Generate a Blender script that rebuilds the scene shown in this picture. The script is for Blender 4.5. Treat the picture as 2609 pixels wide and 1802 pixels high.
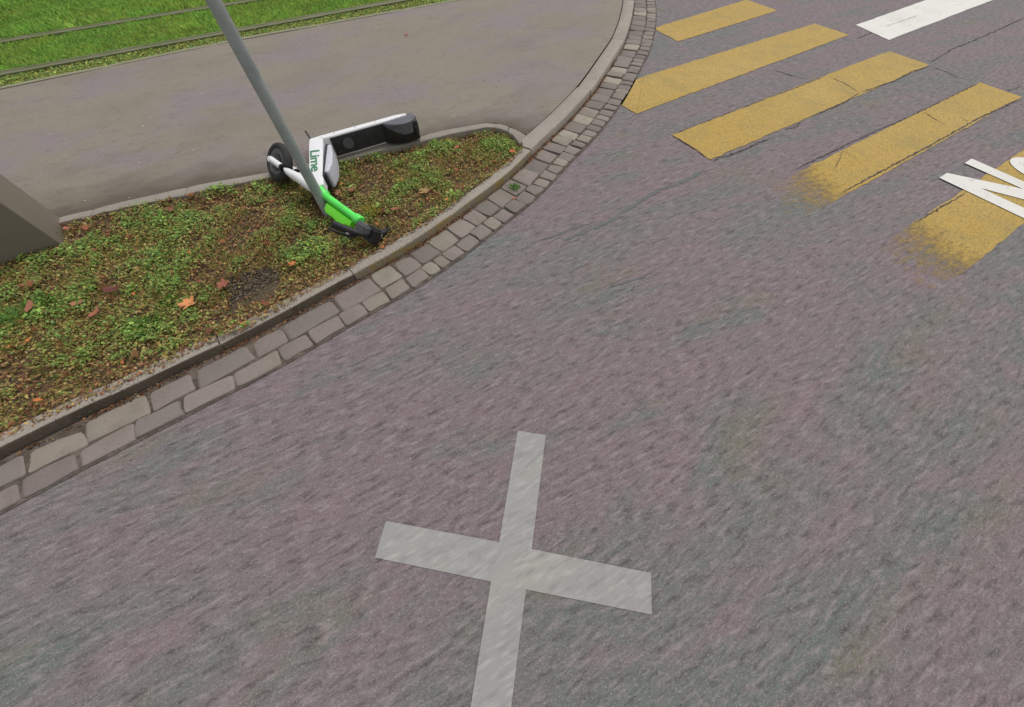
import bpy, bmesh, math, random
import numpy as np
from mathutils import Vector, Matrix
R = math.radians
for o in list(bpy.data.objects): bpy.data.objects.remove(o)
scene = bpy.context.scene
COL = scene.collection
# ------------------------------------------------------------------ camera
CAM_H = 1.8; PITCH = 59.395; FPX = 865.565; PW, PH = 2609, 1802
cd = bpy.data.cameras.new("camera"); cam = bpy.data.objects.new("camera", cd); COL.objects.link(cam)
cam.location = (0, 0, CAM_H); cam.rotation_euler = (R(90 - PITCH), 0, 0)
cd.sensor_width = 36; cd.lens = FPX / PW * 36; cd.clip_start = 0.05; cd.clip_end = 1000
scene.camera = cam
# ------------------------------------------------------------------ sky, sun, exposure (overcast)
SUN_EL, SUN_AZ = 62, 40            # azimuth clockwise from +Y
w = bpy.data.worlds.new("World"); scene.world = w; w.use_nodes = True
nt = w.node_tree; bg = nt.nodes['Background']
sky = nt.nodes.new('ShaderNodeTexSky'); sky.sky_type = 'NISHITA'; sky.sun_disc = False
sky.sun_elevation = R(SUN_EL); sky.sun_rotation = R(SUN_AZ)
hs = nt.nodes.new('ShaderNodeHueSaturation'); hs.inputs['Saturation'].default_value = 0.12
nt.links.new(sky.outputs[0], hs.inputs['Color']); nt.links.new(hs.outputs[0], bg.inputs[0])
bg.inputs[1].default_value = 0.10
sd = bpy.data.lights.new("sun", 'SUN'); sd.energy = 1.5; sd.angle = R(28); sd.color = (1, .965, .92)
so = bpy.data.objects.new("sun", sd); COL.objects.link(so)
sv = Vector((math.sin(R(SUN_AZ)) * math.cos(R(SUN_EL)), math.cos(R(SUN_AZ)) * math.cos(R(SUN_EL)), math.sin(R(SUN_EL))))
so.rotation_euler = sv.to_track_quat('Z', 'Y').to_euler(); so.location = (4, 5, 9)
vs = scene.view_settings; vs.view_transform = 'Standard'; vs.look = 'None'; vs.gamma = 1; vs.exposure = 0.32
# ------------------------------------------------------------------ survey: photo point -> real point on a level z
Fv = np.array([0, math.cos(R(PITCH)), -math.sin(R(PITCH))]); Uv = np.array([0, math.sin(R(PITCH)), math.cos(R(PITCH))])
def P(x, y, z=0.):
    d = Fv + np.array([1, 0, 0]) * ((x - PW / 2) / FPX) - Uv * ((y - PH / 2) / FPX)
    t = (z - CAM_H) / d[2]
    return np.array([d[0] * t, d[1] * t, z])
def P2(x, y, z=0.): return P(x, y, z)[:2]
rng = np.random.default_rng(7); random.seed(7)
def lin(r, g, b):
    f = lambda c: (c / 255 / 12.92) if c / 255 <= .04045 else ((c / 255 + .055) / 1.055) ** 2.4
    return (f(r), f(g), f(b), 1)
# ------------------------------------------------------------------ materials
def mat(name, base, layers=(), rough=.8, bump=None, metal=0, attr=None, coat=0, dirt=None, spec=.5):
    """layers: (scale, detail, lo, hi, colour, amount, stretch, rot_deg) blended one over the other"""
    m = bpy.data.materials.new(name); m.use_nodes = True; t = m.node_tree; N = t.nodes; Lk = t.links
    b = N['Principled BSDF']; b.inputs['Roughness'].default_value = rough; b.inputs['Metallic'].default_value = metal
    b.inputs['Coat Weight'].default_value = coat; b.inputs['Specular IOR Level'].default_value = spec
    tc = N.new('ShaderNodeTexCoord')
    if attr:
        a = N.new('ShaderNodeAttribute'); a.attribute_name = attr; cur = a.outputs['Color']
        if base is not None:
            mx = N.new('ShaderNodeMix'); mx.data_type = 'RGBA'; mx.blend_type = 'MULTIPLY'; mx.inputs[0].default_value = 1
            Lk.new(cur, mx.inputs[6]); mx.inputs[7].default_value = base; cur = mx.outputs[2]
    else:
        rgb = N.new('ShaderNodeRGB'); rgb.outputs[0].default_value = base; cur = rgb.outputs[0]
    def noise(scale, detail, stretch=1, rot=0, rough_=.55):
        mp = N.new('ShaderNodeMapping'); mp.vector_type = 'TEXTURE'
        mp.inputs['Rotation'].default_value = (0, 0, R(rot)); mp.inputs['Scale'].default_value = (stretch, 1, 1)
        Lk.new(tc.outputs['Object'], mp.inputs[0])
        n = N.new('ShaderNodeTexNoise'); n.inputs['Scale'].default_value = scale; n.inputs['Detail'].default_value = detail
        n.inputs['Roughness'].default_value = rough_
        Lk.new(mp.outputs[0], n.inputs['Vector']); return n
    for (sc, det, lo, hi, colr, amt, st, ro) in layers:
        n = noise(sc, det, st, ro)
        mr = N.new('ShaderNodeMapRange'); mr.inputs[1].default_value = lo; mr.inputs[2].default_value = hi
        mr.inputs[3].default_value = 0; mr.inputs[4].default_value = amt
        Lk.new(n.outputs[0], mr.inputs[0])
        mx = N.new('ShaderNodeMix'); mx.data_type = 'RGBA'; Lk.new(mr.outputs[0], mx.inputs[0])
        Lk.new(cur, mx.inputs[6]); mx.inputs[7].default_value = colr; cur = mx.outputs[2]
    if dirt:   # (vertex attribute holding a dirt / wear amount, colour, noise scale)
        a = N.new('ShaderNodeAttribute'); a.attribute_name = dirt[0]
        n = noise(dirt[2], 6, dirt[3] if len(dirt) > 3 else 1, dirt[4] if len(dirt) > 4 else 0, .7)
        ad = N.new('ShaderNodeMath'); ad.operation = 'ADD'; Lk.new(a.outputs['Fac'], ad.inputs[0]); Lk.new(n.outputs[0], ad.inputs[1])
        mr = N.new('ShaderNodeMapRange'); mr.inputs[1].default_value = dirt[5] if len(dirt) > 5 else .62; mr.inputs[2].default_value = 1.2
        Lk.new(ad.outputs[0], mr.inputs[0])
        mx = N.new('ShaderNodeMix'); mx.data_type = 'RGBA'; Lk.new(mr.outputs[0], mx.inputs[0])
        Lk.new(cur, mx.inputs[6]); mx.inputs[7].default_value = dirt[1]; cur = mx.outputs[2]
    Lk.new(cur, b.inputs['Base Color'])
    if bump:
        prev = None
        for (sc, stg, dist) in bump:
            n = noise(sc, 5); bp = N.new('ShaderNodeBump'); bp.inputs['Strength'].default_value = stg; bp.inputs['Distance'].default_value = dist
            Lk.new(n.outputs[0], bp.inputs['Height'])
            if prev: Lk.new(prev.outputs[0], bp.inputs['Normal'])
            prev = bp
        Lk.new(prev.outputs[0], b.inputs['Normal'])
    return m
ROT = 28
M = {}
GREENISH = lin(106, 111, 108); PURPLE = lin(123, 108, 112)
M['asphalt'] = mat('asphalt', PURPLE, [
    (.75, 5, .47, .62, GREENISH, .85, 2.2, ROT),
    (3.0, 4, .51, .64, lin(102, 110, 105), .8, 2.6, ROT),
    (4.1, 4, .53, .65, lin(129, 110, 114), .8, 2.6, ROT),
    (2.7, 4, .57, .68, lin(117, 111, 94), .65, 2.6, ROT),
    (44, 4, .50, .70, lin(150, 139, 140), .75, 4.2, ROT),
    (39, 4, .51, .70, lin(76, 69, 72), .78, 4.0, ROT),
    (85, 3, .53, .68, lin(150, 142, 140), .42, 1.8, ROT),
    (95, 3, .53, .70, lin(74, 69, 70), .48, 1.8, ROT),
    (150, 2, .58, .70, lin(176, 168, 162), .55, 1, 0),
    (170, 2, .58, .72, lin(58, 55, 55), .55, 1, 0)], rough=.92, bump=[(140, .12, .004)])
M['seam'] = mat('asphalt_seam', lin(101, 106, 104), [(30, 4, .5, .7, lin(122, 116, 116), .8, 3, ROT), (60, 3, .52, .7, lin(80, 80, 80), .6, 3, ROT)], rough=.92)
M['crack'] = mat('crack', lin(66, 60, 58), [(22, 3, .46, .62, lin(104, 95, 92), .9, 1, 0)], rough=.95)
M['pavement'] = mat('pavement_asphalt', lin(138, 130, 116), [
    (1.3, 5, .47, .60, lin(136, 123, 129), .75, 1.5, 30),
    (4.5, 4, .56, .68, lin(124, 124, 112), .45, 1.5, 30),
    (1.5, 5, .50, .72, lin(122, 114, 103), .6, 1.6, 30),
    (9, 5, .55, .74, lin(112, 104, 95), .4, 2, 25),
    (26, 3, .62, .72, lin(96, 88, 80), .6, 2.2, 25),
    (30, 3, .66, .74, lin(166, 158, 146), .5, 1.6, 25),
    (120, 2, .58, .75, lin(168, 160, 148), .55, 1, 0),
    (140, 2, .56, .70, lin(86, 80, 74), .6, 1, 0)], rough=.9, bump=[(110, .3, .004)], dirt=('wear', lin(94, 86, 74), 5, 2, 30))
M['granite'] = mat('granite', lin(158, 149, 138), [
    (3, 4, .45, .7, lin(140, 131, 120), .7, 1, 0),
    (95, 3, .56, .66, lin(92, 85, 80), .75, 1, 0),
    (120, 2, .58, .68, lin(196, 188, 178), .6, 1, 0)], rough=.85, bump=[(80, .3, .004), (12, .3, .01)])
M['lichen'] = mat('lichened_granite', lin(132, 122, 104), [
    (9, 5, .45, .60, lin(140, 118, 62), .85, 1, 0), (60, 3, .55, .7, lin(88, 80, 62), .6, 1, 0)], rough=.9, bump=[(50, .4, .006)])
M['kerb_shade'] = mat('shaded_kerb_granite', lin(92, 82, 70), [(7, 5, .45, .62, lin(74, 66, 52), .8, 1, 0), (50, 3, .55, .7, lin(120, 110, 96), .5, 1, 0)], rough=.95, bump=[(50, .4, .006)])  # darker granite: shade painted onto the near kerb's front face
M['cobble'] = mat('gutter_stone', None, [
    (6, 4, .48, .72, lin(112, 103, 92), .45, 1, 0), (70, 3, .58, .72, lin(150, 141, 132), .4, 1, 0),
    (85, 3, .58, .74, lin(84, 77, 71), .45, 1, 0)], rough=.85, bump=[(30, .35, .006), (110, .25, .003)], attr='tint')
M['joint'] = mat('joint_dirt', lin(86, 76, 68), [(14, 4, .45, .62, lin(114, 104, 95), .8, 1, 0), (60, 3, .55, .7, lin(46, 41, 36), .7, 1, 0)], rough=1, bump=[(60, .6, .01)])
M['soil'] = mat('soil', lin(92, 76, 58), [(9, 5, .45, .65, lin(70, 66, 42), .7, 1, 0), (45, 4, .5, .68, lin(62, 50, 38), .8, 1, 0),
    (60, 3, .55, .7, lin(138, 112, 82), .6, 1, 0)], rough=1, bump=[(40, .8, .02)])
M['edging'] = mat('concrete_edging', lin(148, 141, 131), [(4, 5, .48, .7, lin(120, 113, 103), .7, 1, 0),
    (70, 3, .55, .7, lin(112, 105, 96), .5, 1, 0), (90, 3, .6, .72, lin(180, 172, 164), .4, 1, 0)], rough=.9, bump=[(70, .35, .004)])
M['curbline'] = mat('mossy_edging', lin(142, 139, 116), [(5, 4, .5, .7, lin(120, 122, 84), .6, 1, 0), (60, 3, .55, .7, lin(110, 106, 92), .5, 1, 0)], rough=.9)
YEL = lin(184, 150, 62)
M['yellow'] = mat('yellow_road_paint', YEL, [
    (1.4, 4, .45, .7, lin(188, 157, 84), .7, 2, 28), (3, 5, .48, .68, lin(160, 138, 70), .7, 1, 0),
    (85, 3, .48, .64, lin(122, 104, 62), .8, 1, 0), (110, 2, .58, .7, lin(208, 182, 100), .5, 1, 0)], rough=.75, bump=[(80, .5, .005)],
    dirt=('wear', lin(112, 103, 97), 26, 2.5, ROT, .74))
_t = M['yellow'].node_tree; _b = _t.nodes['Principled BSDF']; _mixn = _b.inputs['Base Color'].links[0].from_node
_fac = _mixn.inputs[0].links[0].from_socket; _col = _mixn.inputs[6].links[0].from_socket; _t.links.new(_col, _b.inputs['Base Color'])
_tp = _t.nodes.new('ShaderNodeBsdfTransparent'); _mx = _t.nodes.new('ShaderNodeMixShader')      # where the paint has worn off the road shows
_t.links.new(_fac, _mx.inputs[0]); _t.links.new(_b.outputs[0], _mx.inputs[1]); _t.links.new(_tp.outputs[0], _mx.inputs[2]); _t.links.new(_mx.outputs[0], _t.nodes['Material Output'].inputs[0])
M['white'] = mat('white_road_paint', lin(224, 222, 215), [(14, 4, .58, .72, lin(186, 182, 176), .6, 2, ROT), (2, 4, .5, .75, lin(206, 203, 196), .7, 1, 0), (90, 3, .58, .72, lin(200, 196, 188), .5, 1, 0)], rough=.7, bump=[(70, .25, .003)])
M['worn'] = mat('overlay_grey', lin(153, 152, 150), [  # see-through overlay cross given as a flat streaked grey, not paint
    (1.6, 4, .45, .7, lin(150, 146, 146), .7, 2.2, ROT), (4, 5, .48, .66, lin(164, 162, 152), .7, 2.5, ROT),
    (58, 4, .5, .72, lin(178, 176, 172), .7, 4.2, ROT), (39, 4, .52, .72, lin(130, 126, 125), .65, 4, ROT),
    (140, 2, .6, .75, lin(130, 126, 124), .35, 1, 0)], rough=.9)
M['rail'] = mat('rail_steel', lin(116, 114, 86), [(5, 4, .42, .62, lin(98, 106, 62), .8, 1, 0)], rough=.6, metal=.2)
M['galv'] = mat('galvanised_steel', lin(160, 166, 163), [(9, 4, .42, .68, lin(132, 141, 140), .8, 1, 0), (3, 3, .5, .7, lin(146, 150, 140), .6, 1, 0), (60, 3, .58, .7, lin(172, 174, 168), .3, 1, 0)], rough=.5, metal=.1)
M['cabinet'] = mat('painted_cabinet', lin(130, 121, 109), [(2, 3, .45, .7, lin(119, 111, 102), .6, 1, 0), (30, 3, .58, .75, lin(112, 104, 90), .4, 1, 0)], rough=.55)
M['blackp'] = mat('black_plastic', lin(26, 26, 29), [(18, 3, .5, .75, lin(40, 40, 44), .6, 1, 0)], rough=.5)
M['mat'] = mat('deck_rubber', lin(44, 44, 45), [(14, 4, .48, .7, lin(70, 70, 70), .7, 1, 0), (160, 2, .5, .6, lin(26, 26, 27), .7, 1, 0)], rough=.8, bump=[(160, .6, .004)])
M['greyp'] = mat('grey_plastic', lin(92, 92, 96), [(15, 3, .5, .7, lin(74, 74, 78), .6, 1, 0)], rough=.45)
M['fender'] = mat('fender_plastic_lit', lin(96, 96, 104), [(12, 3, .5, .7, lin(50, 50, 55), .6, 1, 0)], rough=.5)  # paler grey: light on the fender's upper side put into the colour
M['tyre'] = mat('tyre_rubber', lin(48, 47, 46), [(20, 3, .5, .7, lin(68, 64, 58), .6, 1, 0)], rough=.85)
M['rim'] = mat('wheel_rim', lin(92, 92, 92), [(12, 3, .5, .7, lin(70, 70, 70), .6, 1, 0)], rough=.6)
M['whitep'] = mat('white_painted_metal', lin(238, 238, 240), [(9, 4, .55, .75, lin(214, 212, 208), .5, 1, 0)], rough=.35, coat=.2)
M['lid'] = mat('pale_grey_plastic', lin(202, 202, 212), [(9, 4, .5, .75, lin(172, 172, 182), .6, 1, 0)], rough=.45)
M['green'] = mat('bright_green_paint', lin(94, 242, 96), [(10, 3, .5, .75, lin(84, 206, 84), .5, 1, 0)], rough=.4, coat=.2)
M['lime'] = mat('lime_green_panel', lin(130, 255, 56), [(10, 3, .5, .75, lin(120, 240, 60), .5, 1, 0)], rough=.45)
M['letter'] = mat('green_lettering', lin(58, 128, 88), rough=.5)
M['steel'] = mat('bright_steel', lin(190, 190, 192), rough=.35, metal=.6)
M['leafy'] = mat('leaf', (2.12, 2.0, 1.8, 1), [], rough=.75, attr='tint', spec=.25)
_t = M['leafy'].node_tree; _b = _t.nodes['Principled BSDF']; _src = _b.inputs['Base Color'].links[0].from_socket
_tr = _t.nodes.new('ShaderNodeBsdfTranslucent'); _t.links.new(_src, _tr.inputs[0]); _mx = _t.nodes.new('ShaderNodeMixShader'); _mx.inputs[0].default_value = .38
_t.links.new(_b.outputs[0], _mx.inputs[1]); _t.links.new(_tr.outputs[0], _mx.inputs[2]); _t.links.new(_mx.outputs[0], _t.nodes['Material Output'].inputs[0])
M['gum'] = mat('pale_spot', lin(196, 190, 180), rough=.9)
M['maple'] = mat('dry_leaf', None, [(25, 4, .5, .72, lin(96, 58, 36), .6, 1, 0)], rough=.75, attr='tint')
M['twig'] = mat('twig_bark', lin(120, 92, 66), [(30, 3, .5, .7, lin(84, 62, 44), .7, 1, 0)], rough=.95)
M['gravel'] = mat('gravel', None, [(90, 3, .5, .7, lin(60, 56, 50), .5, 1, 0)], rough=.95, attr='tint')
# ------------------------------------------------------------------ object helpers
def props(o, label=None, cat=None, group=None, kind=None):
    if label: o['label'] = label
    if cat: o['category'] = cat
    if group: o['group'] = group
    if kind: o['kind'] = kind
    return o
def empty(name, loc, rz=0):
    o = bpy.data.objects.new(name, None); COL.objects.link(o); o.location = loc; o.rotation_euler = (0, 0, rz); o.empty_display_size = .2
    return o
def link(name, me, mats, parent=None):
    o = bpy.data.objects.new(name, me); COL.objects.link(o)
    for m in (mats if isinstance(mats, (list, tuple)) else [mats]): me.materials.append(m)
    if parent: o.parent = parent
    return o
def from_bm(name, bm, mats, parent=None, smooth=True, angle=35):
    bmesh.ops.recalc_face_normals(bm, faces=bm.faces)
    me = bpy.data.meshes.new(name); bm.to_mesh(me); bm.free()
    if smooth:
        me.polygons.foreach_set('use_smooth', [True] * len(me.polygons))
        try: me.set_sharp_from_angle(angle=R(angle))
        except Exception: pass
    return link(name, me, mats, parent)
def set_tint(me, cols):
    a = me.color_attributes.new('tint', 'FLOAT_COLOR', 'POINT'); a.data.foreach_set('color', np.asarray(cols, 'f').ravel())
def set_fac(me, name, vals):
    a = me.attributes.new(name, 'FLOAT', 'POINT'); a.data.foreach_set('value', np.asarray(vals, 'f'))
def quadmesh(name, verts, nper, tris=False):
    """verts (n, nper, 3) independent faces"""
    n = len(verts); me = bpy.data.meshes.new(name)
    me.vertices.add(n * nper); me.vertices.foreach_set('co', np.asarray(verts, 'f').ravel())
    me.loops.add(n * nper); me.loops.foreach_set('vertex_index', np.arange(n * nper, dtype='i'))
    me.polygons.add(n); me.polygons.foreach_set('loop_start', np.arange(0, n * nper, nper, dtype='i'))
    me.update(calc_edges=True); return me
def resample(pts, step=None, n=None):
    pts = np.array(pts, float); d = np.r_[0, np.cumsum(np.linalg.norm(np.diff(pts, axis=0), axis=1))]
    if n is None: n = max(2, int(round(d[-1] / step)) + 1)
    s = np.linspace(0, d[-1], n)
    return np.stack([np.interp(s, d, pts[:, k]) for k in range(pts.shape[1])], 1)
def smooth(pts, it=2):
    pts = np.array(pts, float)
    for _ in range(it):
        q = pts.copy(); q[1:-1] = .25 * pts[:-2] + .5 * pts[1:-1] + .25 * pts[2:]; pts = q
    return pts
def normals2(pts):
    t = np.gradient(pts, axis=0); t /= np.linalg.norm(t, axis=1)[:, None]
    return np.stack([-t[:, 1], t[:, 0]], 1)
_g = rng.random((64, 64))
def vnoise(x, y, s):
    x = np.asarray(x) * s + 17.3; y = np.asarray(y) * s + 5.1
    xi = np.floor(x).astype(int); yi = np.floor(y).astype(int); fx = x - xi; fy = y - yi
    fx = fx * fx * (3 - 2 * fx); fy = fy * fy * (3 - 2 * fy)
    g = lambda a, b: _g[a % 64, b % 64]
    return (g(xi, yi) * (1 - fx) + g(xi + 1, yi) * fx) * (1 - fy) + (g(xi, yi + 1) * (1 - fx) + g(xi + 1, yi + 1) * fx) * fy
def inside(px, py, poly):
    poly = np.asarray(poly); r = np.zeros(len(px), bool); j = len(poly) - 1
    for i in range(len(poly)):
        xi, yi = poly[i]; xj, yj = poly[j]
        if yi != yj:
            r ^= ((yi > py) != (yj > py)) & (px < (xj - xi) * (py - yi) / (yj - yi) + xi)
        j = i
    return r
def dist_line(px, py, line):
    line = np.asarray(line); best = np.full(len(px), 1e9)
    for a, b in zip(line[:-1], line[1:]):
        d = b - a; t = np.clip(((px - a[0]) * d[0] + (py - a[1]) * d[1]) / (d @ d), 0, 1)
        best = np.minimum(best, np.hypot(px - a[0] - t * d[0], py - a[1] - t * d[1]))
    return best
# ------------------------------------------------------------------ plan lines (metres)
Z_WALK, Z_KERB, Z_EDGE, Z_SOIL = .074, .082, .088, .03
kpx = [(1616.6, 2), (1609, 49), (1592, 100), (1511, 224), (1440, 301), (1355, 378), (1302, 434), (1254, 471), (1195, 511), (1145, 549), (1085, 591), (1000, 645), (903, 694), (763, 770), (684, 816), (465, 922), (351, 976), (189, 1050), (4, 1140)]
kf = [(2.12, 14), (2.1, 10.5), (2.02, 8.4)] + [tuple(P2(x, y, Z_KERB)) for x, y in kpx] + [(-4.4, -1.0), (-7.5, -3.5)]
KF = smooth(resample(kf, .08), 10)          # kerb front edge, far end first
KN = normals2(KF)                            # points away from the pavement? fixed below
if (KN[len(KN) // 2] @ np.array([1, -1])) < 0: KN = -KN     # now towards the road
KW = np.where(np.arange(len(KF)) < int(np.argmin(np.linalg.norm(KF - P2(1355, 378, Z_KERB), axis=1))), .165, .10)
KB = KF - KN * KW[:, None]
KLEN = np.r_[0, np.cumsum(np.linalg.norm(np.diff(KF, axis=0), axis=1))]
ebpx = [(162, 548), (301, 514), (489, 471), (693, 436), (860, 399), (971, 367), (1065, 346), (1137, 328), (1246, 310), (1264, 311), (1302, 320), (1320, 329), (1348, 343)]
efpx = [(162, 566), (226, 550), (331, 527), (520, 486), (696, 452), (863, 413), (1026, 371), (1152, 341), (1250, 322), (1262, 324), (1294, 333), (1308, 344), (1326, 366)]
EB = [P2(x, y, Z_EDGE) for x, y in ebpx]; EF = [P2(x, y, Z_EDGE) for x, y in efpx]
ed = np.array([-.855, -.518])
EB = [EB[0] + ed * 5] + EB; EF = [EF[0] + ed * 5] + EF
farpx = [(0, 229), (282, 170), (560, 112), (872, 56), (1000, 32), (1129, 9)]
FE = [P2(x, y, Z_WALK) for x, y in farpx]; FE = [FE[0] - np.array([.84, .56]) * 9] + FE + [FE[-1] + np.array([.86, .5]) * 3.4]
FE = smooth(resample(FE, .25), 6)
# ------------------------------------------------------------------ road (one sheet to the horizon, with its cracks)
def ribbon(pts, width, z, jit=.012, step=.03):
    p = resample(pts, step); p[:, :2] += rng.normal(0, jit, (len(p), 2)) * .55
    p = p + np.cumsum(rng.normal(0, jit * .25, p.shape), 0) * np.linspace(0, 1, len(p))[:, None] * np.linspace(1, 0, len(p))[:, None] * 2
    n = normals2(p); wv = width * (.35 + .9 * rng.random(len(p))) * np.clip(np.minimum(np.arange(len(p)), np.arange(len(p))[::-1]) / 3, .15, 1)
    a = p + n * wv[:, None] / 2; b = p - n * wv[:, None] / 2
    return [[(*a[i], z), (*b[i], z), (*b[i + 1], z), (*a[i + 1], z)] for i in range(len(p) - 1)]
z4 = lambda x, y: (1700 + .4638 * x, .4638 * y)
z8 = lambda x, y: (1200 + .3133 * x, 300 + .3133 * y)
bm = bmesh.new()
def addfaces(bm, quads, mi):
    for q in quads:
        f = bm.faces.new([bm.verts.new(v) for v in q]); f.material_index = mi
addfaces(bm, [[(-220, -220, 0), (220, -220, 0), (220, 220, 0), (-220, 220, 0)]], 0)
cr = [([z4(1440, 350), z4(1560, 270), z4(1750, 190), z4(1960, 100)], .016), ([z4(560, 380), z4(700, 420), z4(770, 440)], .014),
      ([z4(1440, 360), z4(1500, 385), z4(1640, 440)], .012), ([z4(250, 885), z4(420, 825), z4(560, 760)], .028),
      ([z4(640, 715), z4(700, 700), z4(740, 660)], .012), ([z4(1040, 215), z4(1120, 180), z4(1150, 170)], .014),
      ([z4(1860, 510), z4(1950, 470)], .012),
      ]
sm = [([z8(560, 1000), z8(720, 950), z8(880, 890), z8(1000, 850)], .018), ([z8(760, 1000), z8(960, 915), z8(1110, 850), z8(1350, 700), z8(1530, 590), z8(1760, 510), z8(1900, 420)], .035),
      ([z8(1110, 1385), z8(1250, 1345), z8(1420, 1290), z8(1560, 1200)], .014)]
for pts, wd in cr: addfaces(bm, ribbon([P2(*q) for q in pts], wd, .0035), 1)
for pts, wd in sm: addfaces(bm, ribbon([P2(*q) for q in pts], wd, .003, jit=.006), 2)
road = from_bm('road', bm, [M['asphalt'], M['crack'], M['seam']], smooth=False); props(road, kind='structure')
# ------------------------------------------------------------------ pavement
nearB = EB[1:]
walk_poly = [tuple(p) for p in FE]
kb_top = [tuple(p) for p in KB if p[1] > 3.42 and p[1] < 11.0]
while kb_top and kb_top[0][1] > FE[-1][1] + .2: kb_top.pop(0)
kb_top = [(p[0] + .006 * -1, p[1]) for p in kb_top]
walk_poly += kb_top + [tuple(p) for p in EB[::-1]]
def filled(name, poly, z, m, cut=.18, wear=None, bumpy=0):
    """flat outline cut into a fine grid so that wear values and small undulations can sit on its points"""
    bm = bmesh.new(); f = bm.faces.new([bm.verts.new((p[0], p[1], z)) for p in poly])
    bmesh.ops.triangulate(bm, faces=[f])
    xs = [p[0] for p in poly]; ys = [p[1] for p in poly]
    for ax, lo, hi in ((0, min(xs), max(xs)), (1, min(ys), max(ys))):
        v = lo + cut
        while v < hi:
            no = (1, 0, 0) if ax == 0 else (0, 1, 0); co = (v, 0, 0) if ax == 0 else (0, v, 0)
            bmesh.ops.bisect_plane(bm, geom=bm.verts[:] + bm.edges[:] + bm.faces[:], plane_co=co, plane_no=no); v += cut
    for fc in bm.faces:
        if fc.normal.z < 0: fc.normal_flip()
    me = bpy.data.meshes.new(name); bm.to_mesh(me); bm.free()
    co = np.empty(len(me.vertices) * 3); me.vertices.foreach_get('co', co); co = co.reshape(-1, 3)
    if wear is not None: set_fac(me, 'wear', wear(co[:, 0], co[:, 1]))
    if bumpy:
        co[:, 2] += bumpy * (vnoise(co[:, 0], co[:, 1], 3.3) + .6 * vnoise(co[:, 0], co[:, 1], 9) - .8); me.vertices.foreach_set('co', co.ravel())
        me.polygons.foreach_set('use_smooth', [True] * len(me.polygons))
    return link(name, me, m)
def walk_wear(x, y):
    d = dist_line(x, y, EB); d2 = dist_line(x, y, KB[(KB[:, 1] > 3.3) & (KB[:, 1] < 11)])
    s = np.array(EB[0]); left = np.clip((-1.2 - x) / 2, 0, 1)
    return np.clip(np.exp(-d / .16) * .62 + np.exp(-d / .7) * .22 * (.5 + .8 * left) + np.exp(-d2 / .1) * .12, 0, 1)
sw = filled('pavement', walk_poly, Z_WALK, M['pavement'], .16, walk_wear); props(sw, kind='structure')
# ------------------------------------------------------------------ stone strips
def stone_strip(bm, F, B, z0, z1, joints, gap=.006, r=.012, mi=0, mi_front=None, jit=.003):
    """stones between two matched lines; joints = indices where one stone ends"""
    F = np.array(F); B = np.array(B)
    for a, b in zip(joints[:-1], joints[1:]):
        f = F[a:b + 1].copy(); k = B[a:b + 1].copy()
        if len(f) < 2: continue
        for arr in (f, k):
            d0 = arr[1] - arr[0]; d1 = arr[-1] - arr[-2]
            arr[0] += d0 / np.linalg.norm(d0) * gap / 2; arr[-1] -= d1 / np.linalg.norm(d1) * gap / 2
        dz = rng.normal(0, jit); rings = []
        off = rng.normal(0, jit, 2)
        for i in range(len(f)):
            c = (k[i] - f[i]); c = c / np.linalg.norm(c); e = r if 0 < i < len(f) - 1 else r * 1.3
            zt = z1 + dz - (0 if 0 < i < len(f) - 1 else .004)
            pr = [(f[i], z0), (f[i] + c * .002, zt - e), (f[i] + c * e * .45, zt - e * .3), (f[i] + c * e * 1.2, zt), (k[i] - c * e, zt), (k[i] - c * .001, zt - e), (k[i], z0)]
            rings.append([bm.verts.new((q[0] + off[0], q[1] + off[1], z + rng.normal(0, .0008))) for q, z in pr])
        for r0, r1 in zip(rings[:-1], rings[1:]):
            for j in range(6):
                fc = bm.faces.new((r0[j], r1[j], r1[j + 1], r0[j + 1]))
                fc.material_index = mi_front(f[0]) if (mi_front and j in (0, 1)) else mi
        bm.faces.new(rings[0]).material_index = mi; bm.faces.new(rings[-1][::-1]).material_index = mi
def idx_near(line, p): return int(np.argmin(np.linalg.norm(line - np.array(p), axis=1)))
jk = [idx_near(KF, P2(x, y, Z_KERB)) for x, y in ((1592, 100), (1511, 224), (1355, 378), (1145, 551), (903, 694), (560, 880), (300, 1000))]
joints = [0]
while joints[-1] + 14 < jk[0] - 8: joints.append(joints[-1] + 14)
joints += jk
while joints[-1] + 14 < len(KF) - 1: joints.append(joints[-1] + 14)
joints.append(len(KF) - 1)
bm = bmesh.new()
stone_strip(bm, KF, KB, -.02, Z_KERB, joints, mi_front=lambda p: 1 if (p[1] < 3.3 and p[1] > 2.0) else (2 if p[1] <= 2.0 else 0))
kb = from_bm('kerb', bm, [M['granite'], M['lichen'], M['kerb_shade']], angle=50); props(kb, kind='structure')
# edging between pavement and planted strip (8 mm behind the pavement's edge is an open joint)
EBr = resample(EB, n=110); EFr = resample(EF, n=110)
gapv = (EFr - EBr); gl = np.linalg.norm(gapv, axis=1)[:, None]
EBs = EBr + gapv / gl * .015
EFs = EBr + gapv / gl * np.maximum(gl, .055)
ej = [0] + [idx_near(EBs, P2(x, y, Z_EDGE)) for x, y in ((226, 532), (489, 471), (800, 412), (1066, 346), (1250, 311), (1306, 322))] + [109]
bm = bmesh.new(); stone_strip(bm, EFs, EBs, -.01, Z_EDGE, sorted(set(ej)), r=.008, gap=.006)
eg = from_bm('edging_strip', bm, M['edging'], angle=50); props(eg, kind='structure')
bm = bmesh.new()
addfaces(bm, [[(*EBr[i], .030), (*EBr[i + 1], .030), (*(EBr[i + 1] + gapv[i + 1] / gl[i + 1] * .02), .030), (*(EBr[i] + gapv[i] / gl[i] * .02), .030)] for i in range(109)], 0)
jd = from_bm('joint_bed', bm, M['joint'], smooth=False); props(jd, kind='structure')
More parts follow.
